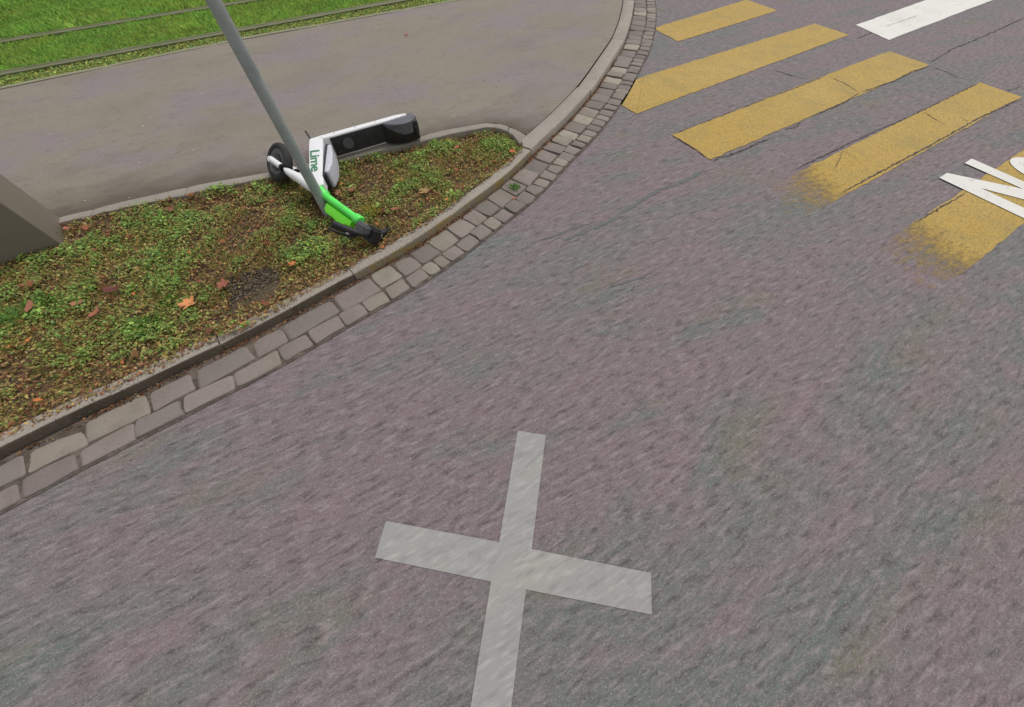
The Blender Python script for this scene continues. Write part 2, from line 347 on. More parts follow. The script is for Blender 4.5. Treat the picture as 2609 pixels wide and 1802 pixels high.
# ------------------------------------------------------------------ gutter: bed and two rows of setts
bm = bmesh.new()
gw = np.interp(np.arange(len(KF)), [idx_near(KF, (.5, 3.7)), idx_near(KF, (-1.9, .96))], [.355, .300])
gz = np.interp(np.arange(len(KF)), [idx_near(KF, (-.3, 2.4)), idx_near(KF, (-.8, 1.9))], [.004, .0155])
addfaces(bm, [[(*(KF[i] + KN[i] * .001), gz[i]), (*(KF[i] + KN[i] * (gw[i] + .012)), .004), (*(KF[i + 1] + KN[i + 1] * (gw[i + 1] + .012)), .004), (*(KF[i + 1] + KN[i + 1] * .001), gz[i + 1])] for i in range(len(KF) - 1)], 0)
gb = from_bm('gutter_bed', bm, M['joint'], smooth=False); props(gb, kind='structure')
bm = bmesh.new(); tints = []
def kat(s):
    return np.array([np.interp(s, KLEN, KF[:, 0]), np.interp(s, KLEN, KF[:, 1])]), np.array([np.interp(s, KLEN, KN[:, 0]), np.interp(s, KLEN, KN[:, 1])])
i_near = KLEN[idx_near(KF, (-.6, 2.1))]
def sett(s0, s1, d0, d1, tint):
    nn = 4; ring = []
    g = .0035 + .0025 * rng.random()
    cs = [(s0 + g, d0 + g), (s1 - g, d0 + g), (s1 - g, d1 - g), (s0 + g, d1 - g)]
    cs = [(a + rng.normal(0, .006), b + rng.normal(0, .005)) for a, b in cs]
    # rounded outline: cut each corner, bow each side a little
    out = []
    for q in range(4):
        p0 = np.array(cs[q - 1]); p1 = np.array(cs[q]); p2 = np.array(cs[(q + 1) % 4])
        c = min(.016, .2 * np.linalg.norm(p1 - p0), .2 * np.linalg.norm(p2 - p1)) * (.6 + .7 * rng.random())
        a = p1 + (p0 - p1) / np.linalg.norm(p0 - p1) * c; b = p1 + (p2 - p1) / np.linalg.norm(p2 - p1) * c
        out += [a, (a + b + p1) / 3, b]
        mid = (p1 + p2) / 2; out.append(mid + rng.normal(0, .0035, 2))
    out = np.array(out); ctr = out.mean(0); zt = .017 + rng.normal(0, .0025); tl = rng.normal(0, .012, 2)
    lv = []
    for sc, z in ((1., -.005), (1., zt - .009), (.95, zt - .002), (.84, zt)):
        row = []
        for p in out:
            q = ctr + (p - ctr) * sc; o, n = kat(q[0]); xy = o + n * q[1]
            row.append(bm.verts.new((xy[0], xy[1], z + (tl @ (q - ctr) if z > 0 else 0) + (rng.normal(0, .0006) if z > 0 else 0)))); tints.append(tint)
        lv.append(row)
    m = len(out)
    for r0, r1 in zip(lv[:-1], lv[1:]):
        for j in range(m): bm.faces.new((r0[j], r0[(j + 1) % m], r1[(j + 1) % m], r1[j]))
    bm.faces.new(lv[-1])
stones = [(134, 124, 117), (128, 119, 112), (138, 128, 119), (124, 115, 109), (131, 121, 114), (140, 132, 120), (127, 116, 111)]
for row in (0, 1):
    s = KLEN[idx_near(KF, (2.05, 10))]
    while s < KLEN[-1] - .5:
        near = s > i_near + .45
        ln = (rng.uniform(.13, .21) if not near else rng.uniform(.2, .34)) if row == 0 else (rng.uniform(.09, .15) if not near else rng.uniform(.16, .30))
        wd = np.interp(s, KLEN, gw); sp = wd * .60
        t = np.array(lin(*stones[rng.integers(len(stones))])) * (rng.uniform(.86, 1.12) if not near else rng.uniform(.93, 1.03)); t[3] = 1
        if rng.random() < .12 and row == 0 and not near: t = np.array(lin(158, 150, 135))
        if near: t = t * np.array([1.04, 1.02, 1.05, 1]); t[3] = 1
        sett(s, s + ln, (.032 if near else .016) if row == 0 else sp, sp if row == 0 else wd, t); s += ln
gs = from_bm('gutter', bm, M['cobble'], angle=40); set_tint(gs.data, tints); props(gs, kind='structure')
# ------------------------------------------------------------------ planted strip (verge): soil
KBv = [tuple(p + n * .02) for p, n in zip(KB, KN) if p[1] < 3.36]
verge_poly = [tuple(p) for p in EFs[::-1]] ; verge_poly = [tuple(p) for p in EFs] + KBv
VP = np.array(verge_poly)
KBV = KB[(KB[:, 1] < 3.36) & (KB[:, 1] > -2)]
def soil_rise(x, y):
    x = np.asarray(x, float); y = np.asarray(y, float)
    return .042 * np.exp(-dist_line(x, y, KBV) / .10) * np.clip((3.15 - y) / .5, 0, 1) + .036 * np.exp(-dist_line(x, y, EFs) / .09) * np.clip((-.9 - x) / .6, 0, 1)
ground = filled('verge_soil', verge_poly, Z_SOIL, M['soil'], .07, None, .018)
_co = np.empty(len(ground.data.vertices) * 3); ground.data.vertices.foreach_get('co', _co); _co = _co.reshape(-1, 3)
_co[:, 2] += soil_rise(_co[:, 0], _co[:, 1]); ground.data.vertices.foreach_set('co', _co.ravel())
VPX = np.array([tuple(p) for p in EFs] + [tuple(p + n * (.022 + .05 * vnoise(p[0], p[1], 5) ** 2 + .035 * min(max((2.0 - p[1]) / .6, 0), 1))) for p, n in zip(KB, KN) if p[1] < 3.2])
def base_z(x, y): return np.where(inside(x, y, VP), Z_SOIL + soil_rise(x, y), Z_KERB - .006)
props(ground, kind='structure')
GRAV = P2(655, 735, Z_SOIL)
blobs = [((376, 685), .16, 1.0), ((735, 655), .17, 1.0), ((1244, 372), .20, 1.0), ((1075, 395), .12, .8), ((300, 610), .25, .5), ((150, 720), .25, .5), ((60, 740), .2, .6),
         ((480, 580), .2, .45), ((250, 880), .15, .5), ((700, 560), .2, .45), ((900, 520), .12, .5), ((1180, 345), .12, .6), ((540, 730), .1, .8), ((230, 830), .15, .5), ((420, 560), .25, .5), ((820, 640), .15, .5),
         ((600, 600), .22, -.8), ((640, 740), .2, -.9), ((1260, 440), .14, -.9), ((1160, 470), .16, -.6), ((1000, 560), .12, -.8), ((500, 700), .12, -.7), ((100, 950), .4, -.3), ((900, 450), .2, -.45), ((1010, 420), .2, -.4), ((700, 470), .12, -.5), ((560, 520), .12, -.4)]
def greenness(x, y):
    g = .50 + 1.3 * (vnoise(x, y, 3.6) - .5) + 1.1 * (vnoise(x, y, 10) - .5) + .5 * (vnoise(x, y, 23) - .5)
    for q, r, a in blobs:
        c = P2(*q, .05); g = g + a * .75 * np.exp(-((x - c[0]) ** 2 + (y - c[1]) ** 2) / (2 * (r * .6) ** 2))
    g = g - .5 * np.exp(-dist_line(x, y, KBV) / .11) * np.clip((-1.1 - x) / .5, 0, 1)
    return g
SRGB = lambda arr: np.where(arr <= .04045 * 255, arr / 255 / 12.92, ((arr / 255 + .055) / 1.055) ** 2.4)
def leaf_cloud(x, y, z, size, tilt, cols, aspect=.62, fold=.25, head=None, zmin=.022):
    n = len(x); h = rng.uniform(0, 2 * np.pi, n) if head is None else head
    fx, fy = np.cos(h), np.sin(h); up = np.stack([np.zeros(n), np.zeros(n), np.ones(n)], 1)
    f = np.stack([fx * np.cos(tilt), fy * np.cos(tilt), np.sin(tilt)], 1); s = np.stack([-fy, fx, np.zeros(n)], 1)
    roll = rng.normal(0, .5, n); nn = np.cross(f, s); s = s * np.cos(roll)[:, None] + nn * np.sin(roll)[:, None]; nn = np.cross(f, s)
    c = np.stack([x, y, z], 1); L = size[:, None]; W = L * aspect
    v = np.stack([c - f * L * .5, c + s * W * .5 + nn * L * fold * .4 - f * L * .05, c + f * L * .5, c - s * W * .5 + nn * L * fold * .4 - f * L * .05], 1)
    lo = v[:, :, 2].min(1); dz = np.maximum(0, zmin - lo); v[:, :, 2] += dz[:, None]
    return v, np.repeat(cols[:, None, :], 4, 1)
def scatter(n, poly):
    poly = np.asarray(poly); lo = np.maximum(poly.min(0), [-4.6, -1.2]); hi = poly.max(0); out = np.empty((0, 2))
    while len(out) < n:
        p = rng.uniform(lo, hi, (n * 3, 2)); out = np.r_[out, p[inside(p[:, 0], p[:, 1], poly)]]
    return out[:n]
def pal(cols, n, var=.18):
    c = SRGB(np.array(cols, float)[rng.integers(len(cols), size=n)]) * np.exp(rng.normal(0, var, (n, 1))) * np.exp(rng.normal(0, .06, (n, 3)))
    return np.c_[np.clip(c, 0, 1), np.ones(n)]
GREENS = [(110, 134, 72), (98, 124, 64), (122, 140, 82), (88, 112, 60), (104, 126, 76), (126, 134, 76), (92, 120, 72)]
OLIVE = [(130, 120, 78), (116, 108, 66), (148, 132, 92), (108, 98, 62), (124, 122, 74)]
BROWN = [(130, 98, 72), (118, 84, 64), (144, 112, 82), (108, 76, 58), (138, 94, 72), (94, 70, 54), (122, 82, 66), (128, 112, 82)]
clear = lambda p, r=.0: ((np.hypot(p[:, 0] - GRAV[0], (p[:, 1] - GRAV[1])) > .17 * (.7 + .7 * vnoise(p[:, 0], p[:, 1], 14))) | (rng.random(len(p)) < .06))
# broad leaved rosettes: clumps of bigger, rounder leaves
cc_ = scatter(190, VP); gg = greenness(cc_[:, 0], cc_[:, 1]); cc_ = cc_[(gg > .62) & clear(cc_)]
n = 9; ctr = np.repeat(cc_, n, 0); hd = rng.uniform(0, 2 * np.pi, len(ctr)); rad = rng.uniform(.008, .038, len(ctr))
vR, cR = leaf_cloud(ctr[:, 0] + rad * np.cos(hd), ctr[:, 1] + rad * np.sin(hd), Z_SOIL + soil_rise(ctr[:, 0], ctr[:, 1]) + .030 + .022 * rng.random(len(ctr)), rng.uniform(.022, .040, len(ctr)), rng.normal(.15, .25, len(ctr)), pal(GREENS + [(128, 160, 84)], len(ctr), .14), .85, .3, hd)
me = quadmesh('broad_leaved_weeds', vR, 4); set_tint(me, cR.reshape(-1, 4))
props(link('broad_leaved_weeds', me, M['leafy']), 'broad leaved green weeds in clumps on the verge', 'weeds', kind='stuff')
# dry litter and thatch
p = scatter(34000, VPX); n = len(p); bz = base_z(p[:, 0], p[:, 1])
v1, c1 = leaf_cloud(p[:, 0], p[:, 1], bz + .006 + .014 * rng.random(n), rng.uniform(.012, .034, n), rng.normal(.1, .3, n), pal(BROWN + OLIVE, n, .25), .42, .2, None, bz - .004)
keep = clear(p); me = quadmesh('leaf_litter', v1[keep], 4); set_tint(me, (c1[keep] * .85).reshape(-1, 4))
props(link('leaf_litter', me, M['leafy']), 'brown dry leaf litter lying between the weeds of the verge', 'leaf litter', kind='stuff')
# larger dry leaves lying in the litter
p = scatter(420, VPX); n = len(p); bz = base_z(p[:, 0], p[:, 1]); p = p[clear(p)]; n = len(p); bz = base_z(p[:, 0], p[:, 1])
vL, cL = leaf_cloud(p[:, 0], p[:, 1], bz + .022 + .02 * rng.random(n), rng.uniform(.03, .058, n), rng.normal(.1, .3, n), pal(BROWN + [(176, 112, 72), (156, 96, 84)], n, .18), .6, .35, None, bz)
me = quadmesh('leaf_litter', vL, 4); set_tint(me, (cL * .8).reshape(-1, 4))
props(link('leaf_litter', me, M['leafy']), 'larger brown and rusty dry leaves strewn over the verge', 'leaf litter', kind='stuff')
# low weeds: leafy where green, sparse where dry
p = scatter(92000, VPX); g = greenness(p[:, 0], p[:, 1]) - .25 * (1 - inside(p[:, 0], p[:, 1], VP)); k = (rng.random(len(p)) < np.clip(1.2 * g - .12, .10, 1)) & clear(p); p = p[k]; g = g[k]; n = len(p); bz = base_z(p[:, 0], p[:, 1])
gr = rng.random(n) < np.clip(-.25 + 1.2 * g, .04, .95)
cols = np.where(gr[:, None], pal(GREENS, n, .22), pal(OLIVE, n, .22))
hgt = .012 + .035 * np.clip(g, 0, 1.2) * rng.random(n) ** .8
v2, c2 = leaf_cloud(p[:, 0], p[:, 1], bz + .006 + hgt, rng.uniform(.010, .024, n) * (1 + .35 * np.clip(g - .8, 0, .6)), rng.normal(.2, .45, n), cols, .66, .3, None, bz - .004)
me = quadmesh('ground_cover', v2, 4); set_tint(me, c2.reshape(-1, 4))
props(link('ground_cover', me, M['leafy']), 'low green and olive weeds covering the planted verge', 'weeds', kind='stuff')
def blades(p, h, wdt, cols, lean=.5, z0=Z_SOIL, head=None):
    n = len(p); a = rng.uniform(0, 2 * np.pi, n) if head is None else head; ln = np.abs(rng.normal(0, lean, n)); b = rng.uniform(0, 2 * np.pi, n)
    d = np.stack([np.cos(a) * np.sin(ln), np.sin(a) * np.sin(ln), np.cos(ln)], 1); s = np.stack([np.cos(b), np.sin(b), 0 * b], 1)
    c = np.c_[p, np.full(n, z0)]; L = h[:, None]; W = wdt[:, None]
    mid = c + d * L * .55; tip = mid + (d * .7 + np.stack([np.cos(a), np.sin(a), -.35 + 0 * a], 1) * .5) * L * .5
    v = np.stack([c - s * W, c + s * W, mid + s * W * .75, tip, mid - s * W * .75], 1)
    return v, np.repeat(cols[:, None, :], 5, 1)
p = scatter(34000, VP); g = greenness(p[:, 0], p[:, 1]); k = (vnoise(p[:, 0], p[:, 1], 6) > .45) & clear(p); p = p[k]; n = len(p)
v3, c3 = blades(p, rng.uniform(.03, .085, n), rng.uniform(.0014, .0028, n), pal(OLIVE + GREENS[:3] + [(168, 150, 96), (150, 128, 84)], n, .2), .9)
me = quadmesh('verge_grass', v3, 5); set_tint(me, c3.reshape(-1, 4))
props(link('verge_grass', me, M['leafy']), 'thin olive and straw coloured grass blades among the verge weeds', 'grass', kind='stuff')
# dry bits gathered at the foot of the kerb
s_ = rng.uniform(KLEN[idx_near(KF, (1.3, 5.3))], KLEN[idx_near(KF, (-2.6, .5))], 5200); dd_ = np.abs(rng.normal(0, .016, len(s_))) + .004
pp = np.stack([np.interp(s_, KLEN, KF[:, 0]) + np.interp(s_, KLEN, KN[:, 0]) * dd_, np.interp(s_, KLEN, KF[:, 1]) + np.interp(s_, KLEN, KN[:, 1]) * dd_], 1)
k = vnoise(pp[:, 0], pp[:, 1], 5) > rng.random(len(pp)) * .9 + .1; pp = pp[k]; n = len(pp)
vD, cD = leaf_cloud(pp[:, 0], pp[:, 1], .012 + .012 * rng.random(n), rng.uniform(.008, .022, n), rng.normal(.1, .35, n), pal(BROWN + [(84, 66, 50), (70, 56, 44)], n, .25), .5, .2, None, np.full(n, .012))
me = quadmesh('leaf_debris', vD, 4); set_tint(me, (cD * .7).reshape(-1, 4)); props(link('leaf_debris', me, M['leafy']), 'dark brown leaf bits gathered along the foot of the kerb', 'leaf litter', kind='stuff')
# gravel in the bare patch
n = 520; a = rng.uniform(0, 2 * np.pi, n); rr = .20 * np.sqrt(rng.random(n)); gp = GRAV + np.stack([rr * np.cos(a) * 1.15, rr * np.sin(a) * .9], 1)
bm = bmesh.new(); tints = []
for q in gp:
    s = rng.uniform(.004, .010); ret = bmesh.ops.create_icosphere(bm, subdivisions=1, radius=s, matrix=Matrix.Translation((q[0], q[1], Z_SOIL + .006 + .006 * rng.random())) @ Matrix.Rotation(rng.uniform(0, 6), 4, 'Z') @ Matrix.Diagonal((1.2, .9, .6, 1)))
    t = np.array(lin(*[(96, 86, 74), (78, 68, 58), (116, 104, 90), (64, 55, 46)][rng.integers(4)])); tints += [t] * len(ret['verts'])
go = from_bm('gravel', bm, M['gravel']); set_tint(go.data, tints); props(go, 'patch of dark brown grit and soil showing bare beside the kerb', 'gravel', kind='stuff')
# ------------------------------------------------------------------ tramway beyond the pavement
o1 = lambda x, y: (x * .3765, y * .3765)
ZT = .06
R1 = [P2(*o1(x, y), ZT) for x, y in ((0, 516), (750, 376), (1500, 238), (2311, 88))]
R2 = [P2(*o1(x, y), ZT) for x, y in ((0, 285), (700, 186), (1400, 66))]
def extend(line, a, b):
    line = np.array(line); d0 = line[0] - line[1]; d1 = line[-1] - line[-2]
    return np.r_[[line[0] + d0 / np.linalg.norm(d0) * a], line, [line[-1] + d1 / np.linalg.norm(d1) * b]]
dirR = R1[-1] - R1[0]; dirR /= np.linalg.norm(dirR); nR = np.array([-dirR[1], dirR[0]])
R1 = smooth(resample(extend(R1, 8, 5), .2), 6)
gauge = float(np.mean([(q - R1[len(R1) // 2]) @ nR for q in R2])); gauge = 1.22 if not (1 < gauge < 1.5) else gauge
R2 = R1 + nR * gauge
tram_poly = [tuple(p + nR * .06) for p in FE] + [(2.0, 13.9), (-6, 17), (-22, 9)]
M['moss'] = mat('mossy_soil', lin(104, 106, 66), [(9, 5, .45, .65, lin(84, 92, 50), .7, 1, 0), (40, 4, .5, .68, lin(120, 112, 78), .7, 1, 0)], rough=1, bump=[(40, .6, .02)])
tb = filled('tramway_ground', [(p[0], p[1]) for p in tram_poly], .048, M['moss'], .9); props(tb, kind='structure')
# thin mossy concrete border between the pavement and the green track
bm = bmesh.new(); FEs = FE; nF = normals2(FE); nF = nF if nF[5] @ nR > 0 else -nF
stone_strip(bm, FE - nF * .002, FE + nF * .062, 0, Z_WALK + .007, list(range(0, len(FE), 5)) + [len(FE) - 1], gap=.004, r=.004, jit=.0012)
props(from_bm('track_border', bm, M['curbline'], angle=50), kind='structure')
for line, lab in ((R1, 'dull grooved tram rail sunk in the grass, the one nearest the pavement'), (R2, 'dull grooved tram rail between the two wider grass bands, farther from the pavement')):
    bm = bmesh.new(); prev = None; nl = normals2(line); nl = nl if nl[3] @ nR > 0 else -nl
    for q, n_ in zip(line, nl):
        ring = [bm.verts.new((*(q + n_ * d), z)) for d, z in ((-.045, .03), (-.045, .078), (.03, .078), (.034, .072), (.066, .072), (.07, .077), (.10, .077), (.10, .03))]
        if prev:
            for j in range(7): bm.faces.new((prev[j], ring[j], ring[j + 1], prev[j + 1]))
        prev = ring
    props(from_bm('tram_rail', bm, M['rail'], angle=30), lab, 'tram rail', 'rails of the grass tram track')
TG = [(88, 122, 54), (100, 134, 60), (78, 108, 52), (112, 142, 70), (96, 120, 64), (120, 136, 74)]
def band(off0, off1, dens, hlo, hhi, name, lab, wid=(.003, .0055), lean=.55, x0=-9.5, x1=1.2, colset=TG):
    ln = (x1 - x0) / dirR[0]; n = int(dens * ln * abs(off1 - off0)); base = R1
    s = rng.uniform(0, 1, n); xs = x0 + s * (x1 - x0); ys = np.interp(xs, R1[:, 0], R1[:, 1]); of = rng.uniform(off0, off1, n); of = np.clip(of + .09 * (vnoise(xs, ys, 4) - .6) * (of < off0 + .15), off0 - .05, off1)
    p = np.stack([xs, ys], 1) + nR * of[:, None]
    ok = p[:, 0] < np.interp(p[:, 1], KB[::-1, 1], KB[::-1, 0]) - .05
    p = p[ok]; of = of[ok]; n = len(p)
    tone = .7 * vnoise(p[:, 0], p[:, 1], 2.5) + .55 * vnoise(p[:, 0], p[:, 1], 9) + .3 * vnoise(p[:, 0], p[:, 1], 19)
    c = pal(colset, n, .2); c[:, :3] *= (.95 + .45 * tone)[:, None]; c[:, 0] *= .9 + .25 * vnoise(p[:, 0], p[:, 1], 3.1)
    h = rng.uniform(hlo, hhi, n) * (.6 + .6 * tone)
    return p, h, c
for (a, b, d, h0, h1, nm, lb) in ((.13, gauge - .06, 6500, .032, .062, 'grass', 'band of bright green mown grass between the two tram rails'),
                                 (gauge + .13, gauge + 2.6, 4200, .05, .085, 'grass', 'bright green mown grass beyond the farther tram rail')):
    p, h, c = band(a, b, d, h0, h1, nm, lb); n = len(p)
    v, cc = blades(p, h, rng.uniform(.003, .006, n), c, .75, .046)
    me = quadmesh(nm, v, 5); set_tint(me, cc.reshape(-1, 4)); props(link(nm, me, M['leafy']), lb, 'grass', kind='stuff')
# creeping plants between rail and pavement
n = 26000; xs = rng.uniform(-9.5, .6, n); ys = np.interp(xs, R1[:, 0], R1[:, 1]); of = rng.uniform(-.36, -.03, n); p = np.stack([xs, ys], 1) + nR * of[:, None]
lim = np.interp(p[:, 0], FE[:, 0], FE[:, 1]) + .085; k = (p[:, 1] > lim) & (rng.random(n) < .35 + vnoise(p[:, 0], p[:, 1], 5)); p = p[k]; n = len(p)
v, cc = leaf_cloud(p[:, 0], p[:, 1], .052 + .016 * rng.random(n), rng.uniform(.016, .032, n), rng.normal(.2, .4, n), pal(GREENS + OLIVE[3:] + [(150, 158, 86)], n, .25), .7, .3)
me = quadmesh('track_weeds', v, 4); set_tint(me, cc.reshape(-1, 4)); props(link('track_weeds', me, M['leafy']), 'low creeping weeds between the pavement edge and the nearest tram rail', 'weeds', kind='stuff')
# ------------------------------------------------------------------ road markings
def stripe(name, corners, label, cat, group, m, z=.004, seg=60, wear_end=None, wear_t=.25, cracks=(), jag=.004, m2=None):
    """corners: left-far, left-near, right-near, right-far as plan points"""
    A_, B_, C_, D_ = [np.array(c, float) for c in corners]; bm = bmesh.new(); rows = []; wr = []
    cols = 6
    for i in range(seg + 1):
        t = i / seg; top = A_ + (D_ - A_) * t; bot = B_ + (C_ - B_) * t; row = []
        for j in range(cols + 1):
            s = j / cols; q = top + (bot - top) * s
            if j in (0, cols) or i in (0, seg): q = q + rng.normal(0, jag, 2)
            row.append(bm.verts.new((*q, z)))
            e = .08 + .05 * (j in (0, cols))
            if wear_end: e += wear_end * (min(1, max(0, (wear_t - t) / .12)) * .30 + max(0, 1 - t / wear_t) ** 1.3 * .42)
            wr.append(e)
        rows.append(row)
    for r0, r1 in zip(rows[:-1], rows[1:]):
        for j in range(cols): bm.faces.new((r0[j], r0[j + 1], r1[j + 1], r1[j]))
    nb = len(wr)
    for pts, wd in cracks:
        q = ribbon([P2(*p_) for p_ in pts], wd, z + .003, jit=.006); addfaces(bm, q, 1); wr += [0] * (4 * len(q))
    for f in bm.faces:
        if f.normal.z < 0: f.normal_flip()
    me = bpy.data.meshes.new(name); bm.to_mesh(me); bm.free(); set_fac(me, 'wear', wr)
    return props(link(name, me, [m, M['crack']]), label, cat, group)
GZ = 'yellow stripes of the pedestrian crossing'
Cc = [P2(*q) for q in ((1711.6, 345.5), (1809, 408), (2368, 167), (2263.5, 131))]
s_dir = (Cc[2] - Cc[1]) / np.linalg.norm(Cc[2] - Cc[1])
stripe('crossing_stripe', [P2(1665, 73), P2(1727, 107), P2(1981, 28), P2(1902, 0)], 'shortest and farthest yellow crossing stripe, next to the top of the curved kerb', 'road marking', GZ, M['yellow'])
# second stripe, its kerb-side end cut to the line of the gutter
bq = [P2(1640, 196), P2(1622, 291), P2(2162, 90), P2(2075, 61)]
stripe('crossing_stripe', bq, 'yellow crossing stripe whose slanted end almost touches the gutter stones', 'road marking', GZ, M['yellow'])
tip = P2(1563.5, 257)
_o = bpy.data.objects['crossing_stripe.001']; _b = bmesh.new(); _b.from_mesh(_o.data)
_vs = [_b.verts.new((*q, .004)) for q in (bq[0] + rng.normal(0, .003, 2), P2(1597, 212), tip, P2(1592, 274), bq[1])]
_f = _b.faces.new(_vs); _b.normal_update()
if _f.normal.z < 0: _f.normal_flip()
_b.to_mesh(_o.data); _b.free()
stripe('crossing_stripe', Cc, 'middle yellow crossing stripe, cracked along its near edge', 'road marking', GZ, M['yellow'],
       cracks=[([z4(880, 425), z4(960, 455), z4(1050, 510)], .010), ([z4(1060, 512), z4(1130, 488), z4(1240, 450), z4(1350, 395), z4(1440, 368)], .014), ([z4(30, 742), z4(400, 600), z4(860, 425)], .008), ([z4(800, 640), z4(950, 575), z4(1060, 512)], .010), ([z4(30, 748), z4(140, 815), z4(215, 868)], .010)])
Dr = [P2(2602, 248), P2(2495.4, 211)]
stripe('crossing_stripe', [Dr[1] - s_dir * 3.92, Dr[0] - s_dir * 4.12, Dr[0], Dr[1]], 'yellow crossing stripe with dark cracks along both edges and a worn faded end', 'road marking', GZ, M['yellow'], wear_end=1.0,
       cracks=[([z4(960, 1060), z4(1200, 930), z4(1450, 800), z4(1660, 680), z4(1935, 545)], .016), ([z4(700, 935), z4(1000, 790), z4(1400, 612), z4(1700, 465)], .012), ([z4(1400, 612), z4(1460, 655), z4(1530, 690)], .009), ([z4(920, 930), z4(960, 830), z4(1060, 880)], .006), ([z4(1600, 640), z4(1660, 680)], .010)])
e_near = P2(2447, 700); e_dir = (P2(2607, 571) - e_near); e_dir /= np.linalg.norm(e_dir)
e_far = P2(2317, 577)
stripe('crossing_stripe', [e_far - e_dir * .60, e_near - e_dir * .50, e_near + e_dir * 3.3, e_far + e_dir * 3.3], 'nearest yellow crossing stripe, under the white letters and worn away at its end', 'road marking', GZ, M['yellow'], wear_end=1.0,
       cracks=[([z4(1360, 1225), z4(1500, 1140), z4(1640, 1060)], .012)])
stripe('lane_line', [P2(*z4(1035, 140)), P2(*z4(1215, 222)), P2(*z4(1770, 5)) + 1.5 * s_dir, P2(*z4(1390, 5)) + 1.5 * s_dir], 'broad white painted line beyond the crossing stripes', 'road marking', None, M['white'],
       cracks=[([z4(1190, 150), z4(1300, 115), z4(1380, 85)], .006)], seg=30, jag=.003)
# cross near the camera: map viewer overlay, added as a flat sheet
X = {k: P2(*v) for k, v in dict(tl=(1318.8, 1097.8), tr=(1390.5, 1109.3), itr=(1354.6, 1399), rt=(1658, 1460), rb=(1660, 1566), ibr=(1340, 1502), ibl=(1251, 1482), lb=(956, 1421), lt=(983.6, 1327.5), itl=(1271.6, 1381.5), bl=(1199.5, 1799), br=(1302, 1799)).items()}
dd = (X['bl'] - X['ibl']) / np.linalg.norm(X['bl'] - X['ibl'])
def flat(name, poly, m, label, cat, group=None, z=.004, parent=None):
    bm = bmesh.new(); f = bm.faces.new([bm.verts.new((p[0], p[1], z)) for p in poly]); f.normal_update()
    if f.normal.z < 0: f.normal_flip()
    bmesh.ops.triangulate(bm, faces=[f])
    return props(from_bm(name, bm, m, parent, smooth=False), label, cat, group)
flat('overlay_cross', [X[k] for k in ('tl', 'tr', 'itr', 'rt', 'rb', 'ibr')] + [X['br'] + dd * .08, X['bl'] + dd * .08] + [X[k] for k in ('ibl', 'lb', 'lt', 'itl')], M['worn'], 'large pale grey overlay cross laid on the road nearest the viewer', 'road marking')
# letters of the viewer's overlay street name, added across the nearest stripe (N, e)
zn = lambda x, y: P2(2360 + x * .13787, 380 + y * .13787)
a0, a1 = zn(218, 545), zn(365, 458); b0 = zn(1790, 1298); b1 = zn(1790, 1108); c0 = zn(692, 275); c1 = zn(820, 192); c2 = zn(1790, 762); c3 = zn(1790, 622)
u1 = (b0 - a0) / np.linalg.norm(b0 - a0); wdir = a1 - a0; HL = 1.32 * np.linalg.norm(b0 - a0)
sep = c0 - a0
dgt = zn(990, 600) - a1; 
uv = lambda v: v / np.linalg.norm(v)
n_notch = zn(990, 740)
n_out = [a0, a1, zn(1765, 754), c0, c1, c1 + uv(c3 - c1) * HL, c0 + uv(c2 - c0) * HL, n_notch, n_notch + uv(b1 - n_notch) * HL * .62, a0 + u1 * HL]
flat('overlay_letter', n_out, M['white'], 'white overlay letter N laid over the nearest yellow stripe', 'overlay letter', 'white letters of the overlay name', z=.0085)
xdir = sep / np.linalg.norm(sep)
ec = zn(2140, 640); ro = .0
el0 = zn(1548, 240)
# round letter e: ring with a bar, open at one side
gx = xdir; gy = -u1; rx, ry = .20, .27; cen = el0 + gx * rx * .25 + u1 * ry * .93
def ep(a, k): return cen + gx * (rx * k * math.cos(a)) + gy * (ry * k * math.sin(a))
outer = [ep(a, 1) for a in np.linspace(R(0), R(325), 30)]; inner = [ep(a, .62) for a in np.linspace(R(325), R(14), 28)]
bar = [cen - gx * rx * .62 + gy * ry * .14, cen - gx * rx * .62 - gy * ry * .02, cen + gx * rx - gy * ry * .02]
e_poly = outer + [ep(a, .62) for a in np.linspace(R(325), R(184), 20)] + [cen + gx * rx * 1.0 - gy * ry * .08]
bm = bmesh.new()
for pl in ([(outer[i], outer[i + 1], ep(np.linspace(R(0), R(325), 30)[i + 1], .62), ep(np.linspace(R(0), R(325), 30)[i], .62)) for i in range(29)] + [(cen - gx * rx * .64 + gy * ry * .0, cen - gx * rx * .64 + gy * ry * .2, cen + gx * rx * .66 + gy * ry * .2, cen + gx * rx * .98 + gy * ry * .0)]):
    zz_ = .0085 if len(bm.faces) < 29 else .0105
    bm.faces.new([bm.verts.new((*q, zz_)) for q in pl])
for f in bm.faces:
    f.normal_update()
    if f.normal.z < 0: f.normal_flip()
props(from_bm('overlay_letter', bm, M['white'], smooth=False), 'white round overlay letter e, cut by the right edge of the photo', 'overlay letter', 'white letters of the overlay name')
